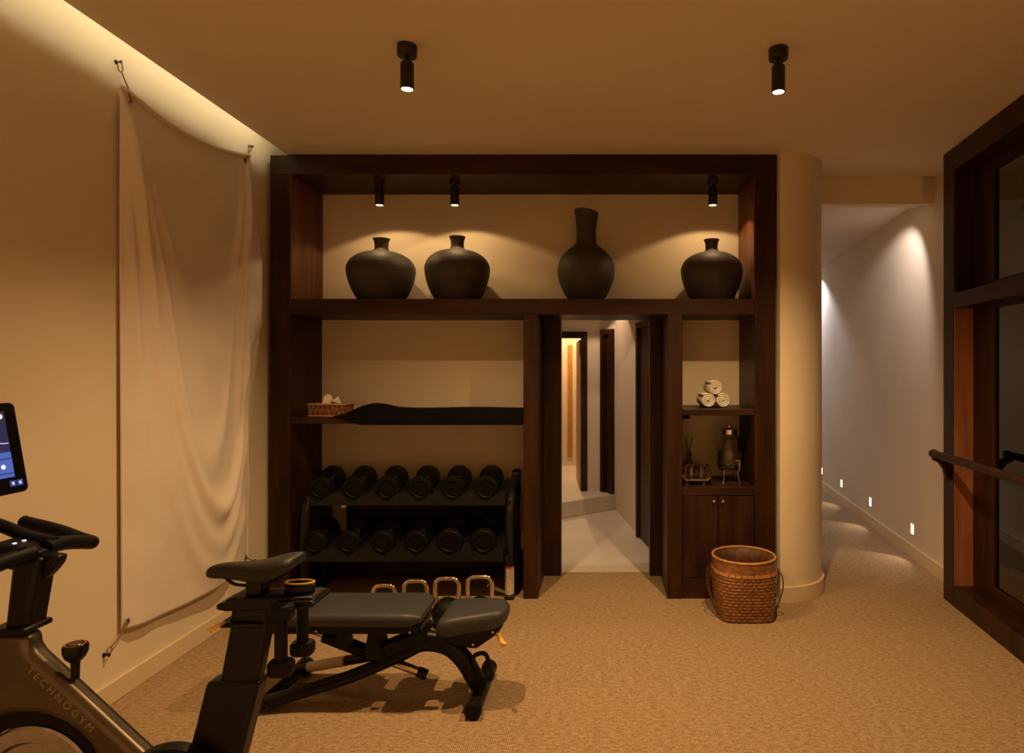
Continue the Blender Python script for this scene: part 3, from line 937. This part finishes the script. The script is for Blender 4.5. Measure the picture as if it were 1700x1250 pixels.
# ------------------------------------------------------------------ wicker basket
BX, BY, BH = .938, 4.165, .385
bk = root('wicker_basket', (BX, BY, 0), 'brown woven wicker basket with cord straps by the curved wall', 'basket')
def bask(theta, t, dr=0.0):
    # t 0 bottom .. 1 top ; squarish base to round rim
    n = 2 + 5 * (1 - t) ** 1.5
    c, s = cos(theta), sin(theta)
    sup = (abs(c) ** n + abs(s) ** n) ** (-1 / n)
    R0 = .168 + .03 * sin(pi * min(1, t * .62)) + .0
    R_ = R0 * (1 + (sup - 1) * .85) + dr
    if t > .95:
        R_ += (t - .95) * .05
    return BX + R_ * c, BY + R_ * s
nu, nrow, per = 180, 15, 6
rings = []
for j in range(nrow * per + 1):
    t = j / (nrow * per)
    ph = j / per
    ring = []
    for k in range(nu):
        th = 2 * pi * k / nu
        row = int(ph) % 2
        wv_ = cos(th * 36 + pi * row)
        dr = .0058 * (1 - cos(2 * pi * ph)) / 2 * (1.0 + .45 * wv_) + .001
        x, y = bask(th, t * .78, dr)
        ring.append((x, y, .006 + t * BH * .78))
    rings.append(ring)
m = MB()
m.loft(rings, caps=False)
m.build('woven_side', 'wicker', parent=bk, angle=80)
MB().loft([[(*bask(2 * pi * k / 60, t, -.009), .02 + t * (BH - .025)) for k in range(60)][::-1] for t in (0, .25, .5, .75, 1)], caps=False).build('lining', 'wicker_dark', parent=bk, solid=.003, angle=80)
MB().prism([bask(2 * pi * k / 60, 0, -.004) for k in range(60)], 0, .012).build('bottom', 'wicker_dark', parent=bk, fix=True)
MB().loft([[(*bask(2 * pi * k / 90, t, .004 + .0025 * ((k + int(t * 60)) % 2)), t * BH) for k in range(90)] for t in (.80, .825, .85, .875, .90, .925, .95, .975)], caps=False).build('plaited_band', 'wicker', parent=bk, solid=.003, angle=80)
for k in range(34):
    a0, a1 = 2 * pi * (k + .06) / 34, 2 * pi * (k + .94) / 34
    ring = []
    for dr in (.005, .0105):
        ring.append([(*bask(a, tt, dr), tt * BH) for (a, tt) in ((a0, .765), (a1, .765), (a1, .815), (a0, .815))])
    MB().loft(ring).build('band_strip', 'wicker_light', parent=bk, smooth=False, fix=True)
MB().sweep([(*bask(2 * pi * k / 64, 1, .003), BH) for k in range(64)], .0085, 10, closed=True).build('rim', 'wicker_light', parent=bk)
for sx in (-1, 1):
    for off in (-.05, .03):
        a = (pi if sx < 0 else 0) + off * 6
        pts = []
        for (t, dr) in ((.80, .012), (.72, .035), (.55, .045), (.35, .040), (.16, .025), (.05, .012)):
            x, y = bask(a + (.5 - t) * .3, t * .9, dr)
            pts.append((x, y - .02, t * BH))
        MB().sweep(smooth_path(pts, 4), .004, 8).build('cord_strap', 'wicker_dark', parent=bk)

# ------------------------------------------------------------------ weight bench
bn = root('weight_bench', (-1.1, 3.12, 0), 'black adjustable weight bench with padded back and seat', 'bench')
def pad(name, x0, x1, yc, w0, w1, z0, z1, t0, t1, m, e=.03):
    # padded block lofted along x with rounded cross section
    rings = []
    N = 16
    for i in range(N + 1):
        u = i / N
        x = x0 + (x1 - x0) * u
        k = 1.0
        d = min(u, 1 - u) * abs(x1 - x0)
        if d < e:
            k = sqrt(max(0, 1 - (1 - d / e) ** 2))
        w = (w0 + (w1 - w0) * u) - (1 - k) * e * 1.2
        th = (t0 + (t1 - t0) * u) * (.45 + .55 * k)
        zt = z0 + (z1 - z0) * u
        zc = zt - (t0 + (t1 - t0) * u) / 2
        rings.append([(x, yc + p[0], zc + p[1]) for p in rrect(w, th, min(th * .42, .03), 5)])
    return MB().loft(rings).build(name, m, parent=bn, fix=True, angle=60)
pad('back_pad', -1.63, -.852, 3.12, .32, .33, .455, .455, .065, .065, 'vinyl', .045)
MB().box(-1.62, -.86, 3.0, 3.24, .345, .392).build('pad_plate', 'black_metal', parent=bn, bevel=.012)
pad('seat_pad', -.775, -.455, 3.10, .34, .20, .432, .458, .09, .085, 'vinyl', .07)
MB().prism([(-.79, .35), (-.47, .375), (-.50, .33), (-.60, .262), (-.63, .262), (-.80, .30)], 3.04, 3.16, 'y').build('seat_bracket', 'black_metal', parent=bn, bevel=.008, fix=True)
tube = lambda name, pts, r, m='black_metal', n=6, seg=14, **k: MB().sweep(smooth_path(pts, n), r, seg).build(name, m, parent=bn, **k)
MB().sweep(smooth_path([(-.93, 3.1, .265), (-.84, 3.1, .275), (-.74, 3.1, .247), (-.665, 3.1, .172), (-.62, 3.1, .09), (-.592, 3.1, .045)], 6), [.052 - .010 * i / 30 for i in range(31)], 14, flat=(.8, 1)).build('curved_leg', 'black_metal', parent=bn)
MB().cyl((-.588, 2.91, .040), (-.588, 3.31, .040), .038, seg=24).build('front_foot', 'black_metal', parent=bn)
for y in (2.895, 3.31):
    MB().lathe([(.001, 0), (.034, 0), (.040, .005), (.040, .03), (.036, .034)] , (-.588, y - .01, .040), 24, 'y').build('foot_cap', 'black_rubber', parent=bn, fix=True)
MB().sweep([(-.572 + p[0] * cos(.32) - p[1] * sin(.32), 3.06, .165 + p[1] * cos(.32) + p[0] * sin(.32)) for p in rrect(.07, .135, .026, 5)], .0105, 10, closed=True).build('lift_handle', 'black_metal', parent=bn)
MB().lathe([(.001, -.012), (.014, -.010), (.018, 0), (.018, .012)], (-.560, 3.045, .10), 16, 'y').build('bolt', 'black_metal', parent=bn, fix=True)
tube('base_beam', [(-.87, 3.09, .265), (-1.0, 3.07, .205), (-1.2, 3.03, .135), (-1.4, 2.99, .085), (-1.60, 2.955, .045)], .030)
tube('base_beam', [(-.93, 3.14, .235), (-1.15, 3.18, .165), (-1.35, 3.22, .115), (-1.58, 3.26, .06)], .024)
MB().cyl((-1.59, 2.93, .042), (-1.56, 3.31, .045), .030, seg=20).build('rear_foot', 'black_metal', parent=bn)
MB().lathe([(.001, 0), (.038, 0), (.045, .008), (.045, .05), (.038, .058), (.001, .058)], (-1.555, 3.29, .046), 24, 'y').build('wheel', 'vinyl_soft', parent=bn, fix=True)
# label on the far beam
def lab(p0, p1, r, m):
    MB().sweep([p0, p1], r, 14).build('instruction_label', m, parent=bn)
b0, b1 = Vector((-1.50, 3.247, .078)), Vector((-1.30, 3.211, .126))
lab(b0, b1, .0255, 'sticker')
lab(b1, b1 + (b1 - b0) * .04, .0257, 'sticker_red')
# telescopic support strut
s0, s1 = Vector((-1.42, 3.12, .315)), Vector((-.865, 3.12, .10))
sd = s1 - s0
MB().sweep([s0 + sd * .10, s0 + sd * .58], .036, 14, flat=(1, .9)).build('strut_sleeve', 'black_metal', parent=bn)
MB().cyl(s0, s0 + sd * .12, .014).build('strut_rod', 'chrome', parent=bn)
MB().cyl(s0 + sd * .55, s1, .021).build('strut_tube', 'chrome', parent=bn)
MB().cyl(s0 + sd * .93, s0 + sd * 1.01, .025).build('strut_cap', 'black_metal', parent=bn)
MB().prism([(-1.27, .35), (-1.22, .35), (-1.21, .26), (-1.26, .26)], 3.03, 3.10, 'y').build('bracket', 'black_metal', parent=bn, bevel=.005, fix=True)
MB().prism([(-1.12, .35), (-1.08, .35), (-1.06, .25), (-1.02, .20), (-1.13, .20), (-1.14, .25)], 3.04, 3.16, 'y').build('bracket', 'black_metal', parent=bn, bevel=.006, fix=True)
MB().prism([(-1.10, .25), (-.95, .31), (-.86, .345), (-.84, .30), (-.95, .245), (-1.06, .20)], 3.05, 3.15, 'y').build('adjuster_arm', 'black_metal', parent=bn, bevel=.006, fix=True)
tube('hinge_arm', [(-.86, 2.99, .32), (-.83, 2.99, .37), (-.80, 2.99, .41)], .014)
for (x, z, y) in ((-1.35, .365, 2.998), (-.905, .360, 2.998), (-.52, .345, 3.038), (-.615, .285, 3.038)):
    MB().lathe([(.001, -.006), (.006, -.006), (.008, 0), (.008, .004)], (x, y, z), 12, 'y').build('bolt', 'knob_metal', parent=bn, fix=True)
MB().sweep(smooth_path([(-.50, 3.05, .335), (-.475, 3.0, .322), (-.46, 2.97, .312), (-.455, 2.965, .325)], 4), .011, 10).build('pull_lever', 'yellow_plastic', parent=bn)

# ------------------------------------------------------------------ exercise bike
bi = root('exercise_bike', (-1.4, 1.8, 0), 'black and bronze exercise bike with saddle, handlebars and lit screen', 'exercise bike')
def bprism(name, poly, y0, y1, m, bevel=.01, seg=3, parent=None, **k):
    return MB().prism(poly, y0, y1, 'y').build(name, m, parent=parent or bi, bevel=bevel, seg=seg, fix=True, **k)
# saddle
stn = [(-1.123, .006, 1.030, .012), (-1.112, .018, 1.044, .034), (-1.085, .022, 1.052, .042), (-1.04, .026, 1.055, .046), (-.995, .036, 1.058, .055), (-.955, .054, 1.066, .066),
       (-.915, .070, 1.076, .064), (-.888, .074, 1.081, .052), (-.868, .066, 1.081, .038), (-.858, .045, 1.078, .018)]
rings = []
for (x, w, zt, th) in stn:
    ring = []
    for k in range(24):
        a = 2 * pi * k / 24
        c, s = cos(a), sin(a)
        yy = w * (abs(c) ** .8) * (1 if c > 0 else -1)
        zz = zt - th / 2 + th / 2 * (abs(s) ** .7) * (1 if s > 0 else -1)
        if s > 0:
            zz -= .006 * (1 - abs(c)) * (w > .03)
        zz -= .012 * (abs(c) ** 3) * (w / .07)
        ring.append((x, 1.80 + yy, zz))
    rings.append(ring)
MB().loft(rings).build('saddle', 'vinyl_soft', parent=bi, fix=True, angle=70, sub=1)
for y in (1.78, 1.82):
    MB().sweep(smooth_path([(-1.06, y, 1.02), (-1.035, y, 1.0), (-1.0, y, .995), (-.95, y, .995), (-.90, y, 1.02)], 5), .0045, 8).build('saddle_rail', 'black_metal', parent=bi)
bprism('saddle_clamp', [(-1.0, .965), (-.955, .965), (-.95, 1.005), (-.98, 1.025), (-1.0, 1.005)], 1.775, 1.825, 'black_metal', .006)
bprism('saddle_slider', [(-1.04, .966), (-.81, .970), (-.796, .962), (-.80, .945), (-.83, .935), (-1.045, .930), (-1.07, .935), (-1.07, .950), (-1.045, .955)], 1.755, 1.845, 'black_metal', .006)
bprism('post_head', [(-1.035, .935), (-.935, .935), (-.938, .888), (-1.042, .888)], 1.77, 1.83, 'black_metal', .008)
bprism('post_collar', [(-1.065, .897), (-.948, .897), (-.952, .884), (-1.06, .884)], 1.755, 1.845, 'black_metal', .005)
bprism('adjust_lever', [(-1.083, .890), (-1.045, .905), (-1.042, .898), (-1.07, .882)], 1.73, 1.76, 'yellow_plastic', .003)
bprism('seat_post', [(-1.042, .90), (-.932, .90), (-.985, .62), (-1.095, .62)], 1.778, 1.822, 'black_metal', .012)
bprism('seat_sleeve', [(-1.106, .727), (-.957, .727), (-1.085, .22), (-1.235, .22)], 1.768, 1.832, 'black_metal', .012)
# oval cup with a yellow rim behind the saddle
cup = [(-.857 + .040 * cos(2 * pi * k / 28), 1.80 + .019 * sin(2 * pi * k / 28)) for k in range(28)]
cm = MB().loft([[(p[0], p[1], z) for p in cup] for z in (.955, .998)], caps=False)
cm.add([(p[0], p[1], .962) for p in cup], [tuple(range(28))])
hc = cm.build('cup_holder', 'black_metal', parent=bi, solid=.004)
MB().sweep([(p[0], p[1], .9985) for p in cup], .0028, 8, closed=True).build('cup_rim', 'yellow_plastic', parent=hc)
bprism('rear_tray', [(-.90, .962), (-.80, .962), (-.79, .952), (-.80, .944), (-.90, .940)], 1.745, 1.86, 'black_metal', .005)
# handlebar column, collar and frame
bprism('handlebar_post', [(-1.672, .86), (-1.605, .86), (-1.568, 1.075), (-1.648, 1.075)], 1.765, 1.835, 'black_metal', .016, 4)
bprism('post_collar', [(-1.70, .884), (-1.597, .884), (-1.595, .866), (-1.70, .862)], 1.748, 1.846, 'black_metal', .008)
FC = (-1.605, .42)
cut = [(FC[0] + .222 * cos(a), FC[1] + .222 * sin(a)) for a in [radians(q) for q in range(-10, 191, 12)]]
frame_poly = [(-1.718, .864), (-1.602, .864), (-1.598, .826), (-1.585, .806), (-1.02, .283), (-1.02, .20), (-1.20, .16), (-1.37, .30)] + cut[0:] + [(-1.90, .30), (-1.97, .36), (-1.93, .62), (-1.80, .76)]
fr = bprism('main_frame', frame_poly, 1.760, 1.824, 'bronze', .022, 5)
fw = MB().lathe([(.03, -.022), (.07, -.022), (.08, -.012), (.125, -.012), (.135, -.024), (.172, -.024), (.178, -.018), (.178, .018), (.172, .024), (.03, .024)], (FC[0], 1.80, FC[1]), 64, 'y').build('flywheel', 'steel', parent=bi, fix=True)
MB().lathe([(.001, -.05), (.028, -.05), (.032, -.03), (.032, .03), (.001, .05)], (FC[0], 1.80, FC[1]), 24, 'y').build('wheel_hub', 'black_metal', parent=fw, fix=True)
gd = [(FC[0] + .226 * cos(a), FC[1] + .226 * sin(a)) for a in [radians(q) for q in range(-20, 201, 10)]]
gi = [(FC[0] + .181 * cos(a), FC[1] + .181 * sin(a)) for a in [radians(q) for q in range(-20, 201, 10)]][::-1]
bprism('gap_shade', gd + gi, 1.785, 1.815, 'black_rubber', 0)  # black ring standing in for the shaded gap around the flywheel
MB().lathe([(.001, -.012), (.13, -.012), (.165, -.004), (.168, .01), (.168, .03)], (-1.18, 1.735, .398), 56, 'y').build('chain_cover', 'black_rubber', parent=bi, fix=True)
MB().sweep([(-1.165, 1.705, .368), (-1.165, 1.70, .205)], .015, 12).build('crank', 'black_metal', parent=bi)
MB().box(-1.215, -1.115, 1.60, 1.69, .19, .215).build('pedal', 'black_metal', parent=bi, bevel=.006)
MB().sweep([(-1.165, 1.885, .368), (-1.165, 1.89, .53)], .015, 12).build('crank', 'black_metal', parent=bi)
MB().cyl((-1.165, 1.70, .368), (-1.165, 1.90, .368), .022).build('crank_axle', 'black_metal', parent=bi)
MB().box(-1.205, -1.125, 1.90, 1.98, .52, .54).build('pedal', 'black_metal', parent=bi, bevel=.006)
bprism('base_beam', [(-1.93, .06), (-.85, .06), (-.85, .12), (-1.0, .20), (-1.9, .34), (-1.95, .30)], 1.75, 1.85, 'black_metal', .012)
for x in (-1.90, -.88):
    MB().box(x - .05, x + .05, 1.53, 2.07, 0, .075).build('floor_foot', 'black_metal', parent=bi, bevel=.015)
# lettering along the beam
cu = bpy.data.curves.new('lettering', 'FONT')
cu.body = 'TECHNOGYM'
cu.size = .030
cu.space_character = 1.5
cu.extrude = .0006
tmp = bpy.data.objects.new('lettering_tmp', cu)
COL.objects.link(tmp)
bpy.context.view_layer.update()
me = bpy.data.meshes.new_from_object(tmp.evaluated_get(bpy.context.evaluated_depsgraph_get()))
bpy.data.objects.remove(tmp, do_unlink=True)
me.materials.clear()
me.materials.append(MATS['lettering'])
lt = bpy.data.objects.new('lettering', me)
COL.objects.link(lt)
lt.parent = fr
lt['label'] = 'raised metal lettering along the frame'
lt.location = Vector((-1.600, 1.7598, .764)) - Vector(OFF[bi.name])
lt.rotation_euler = (pi / 2, radians(44), 0)
# resistance knob
kb = MB().lathe([(.010, -.01), (.011, .03), (.012, .038), (.024, .050), (.030, .065), (.031, .082), (.028, .088), (.001, .088)], (-1.488, 1.79, .738), 28).build('resistance_knob', 'black_metal', parent=bi, fix=True)
MB().lathe([(.020, .0882), (.0255, .0895), (.0265, .0882)], (-1.488, 1.79, .738), 28).build('knob_ring', 'knob_copper', parent=kb, fix=True)
MB().lathe([(.001, .0885), (.015, .0890), (.016, .0882)], (-1.488, 1.79, .738), 24).build('knob_disc', 'bronze', parent=kb, fix=True)
# handlebars
for s in (-1, 1):
    yy = 1.80 + s * .25
    MB().sweep(smooth_path([(-1.60, 1.80 + s * .02, 1.088), (-1.615, 1.80 + s * .10, 1.082), (-1.630, 1.80 + s * .19, 1.060), (-1.645, yy - s * .01, 1.046), (-1.69, yy + s * .005, 1.052), (-1.77, yy + s * .01, 1.078), (-1.875, yy, 1.108)], 6), .0215, 14).build('grip_bar', 'black_rubber', parent=bi)
    MB().lathe([(.001, -.004), (.017, -.002), (.0218, .006)], (-1.875, yy, 1.108), 14, 'x').build('grip_end', 'black_rubber', parent=bi, fix=True)
    MB().sweep(smooth_path([(-1.60, 1.80 + s * .05, 1.095), (-1.68, 1.80 + s * .055, 1.112), (-1.76, 1.80 + s * .055, 1.145), (-1.84, 1.80 + s * .05, 1.17)], 5), .018, 12).build('inner_bar', 'black_rubber', parent=bi)
con = bprism('console_plate', [(-1.70, 1.118), (-1.61, 1.098), (-1.585, 1.085), (-1.59, 1.072), (-1.70, 1.072)], 1.735, 1.865, 'black_metal', .008)
for y in (1.76, 1.79, 1.82):
    MB().box(-1.664, -1.657, y - .004, y + .004, 1.108, 1.1125).build('button', 'screen_white', parent=con, smooth=False)
bprism('console_bracket', [(-1.62, 1.085), (-1.532, 1.075), (-1.540, 1.050), (-1.560, 1.025), (-1.575, 1.010), (-1.61, 1.0)], 1.785, 1.825, 'black_metal', .01)
# screen on its arm
A = Vector((-1.853, 2.05, 1.212))      # far bottom corner
up_ = Vector((-.050, 0, .285))
wd = Vector((0, -.50, 0))
nrm = Vector((up_.z, 0, -up_.x)).normalized()
def scr(s, t, d):
    return A + wd * s + up_ * t + nrm * d
SW, SH = .50, up_.length
def spanel(name, pts, d0, d1, m, parent, bevel=0):
    r0 = [scr(p[0] / SW, p[1] / SH, d0) for p in pts]
    r1 = [scr(p[0] / SW, p[1] / SH, d1) for p in pts]
    return MB().loft([r0, r1]).build(name, m, parent=parent, fix=True, bevel=bevel, angle=50)
sc_ = spanel('screen_body', rrect(SW, SH, .018, 6, SW / 2, SH / 2), -.028, 0, 'screen_off', bi, .003)
def srect(s0, s1, t0, t1, m, d=.0012, name='display_panel'):
    return spanel(name, [(s0, t0), (s1, t0), (s1, t1), (s0, t1)], .0, d, m, sc_)
srect(.042, .46, .052, .262, 'screen_navy', .0008, 'display')
srect(.042, .46, .222, .262, 'screen_dark', .0011)
srect(.042, .40, .052, .132, 'screen_blue', .0012)
srect(.042, .40, .062, .067, 'screen_line', .0016)
srect(.042, .40, .108, .114, 'screen_line', .0016)
spanel('display_button', rrect(.07, .016, .0079, 5, .085, .246), 0, .002, 'screen_white', sc_)
spanel('display_button', [(.075 + .0075 * cos(2 * pi * k / 18), .087 + .0075 * sin(2 * pi * k / 18)) for k in range(18)], 0, .002, 'screen_white', sc_)
MB().sweep([scr(s / SW, (.160 + 6.0 * (s - .055) ** 2) / SH, .0015) for s in [.045 + .005 * k for k in range(14)]], .0012, 6).build('display_curve', 'screen_white', parent=sc_)
for s in (.028, .052):
    srect(s - .010, s + .010, .022, .041, 'screen_line', .0012, 'display_icon')
    spanel('display_icon', rrect(.006, .009, .002, 3, s, .0315), 0, .002, 'screen_white', sc_)
MB().sweep(smooth_path([(-1.66, 1.80, 1.06), (-1.76, 1.80, 1.10), (-1.86, 1.80, 1.18), (-1.905, 1.80, 1.33)], 5), .028, 14).build('screen_arm', 'black_metal', parent=bi)

# hand weights hanging in the rear tray
def hand_weight(x, y, z, label):
    r_ = root('hand_weight', (x, y, z), label, 'dumbbell', 'hand weights on the bike')
    MB().cyl((x, y, z + .02), (x, y, z + .17), .0165, seg=16).build('grip', 'black_rubber', parent=r_)
    for (a, b) in ((0, .038), (.15, .188)):
        rings = [[(x + p[0] * k, y + p[1] * k, z + h) for p in rrect(.066, .052, .018, 4)] for (h, k) in ((a, .86), (a + .007, 1), (b - .007, 1), (b, .86))]
        MB().loft(rings).build('head', 'black_rubber', parent=r_, fix=True, angle=50)
hand_weight(-.868, 1.715, .776, 'small black hand weight hanging upright, nearer one behind the bike saddle')
hand_weight(-.893, 1.892, .752, 'small black hand weight hanging upright, farther one beside the bench pad')
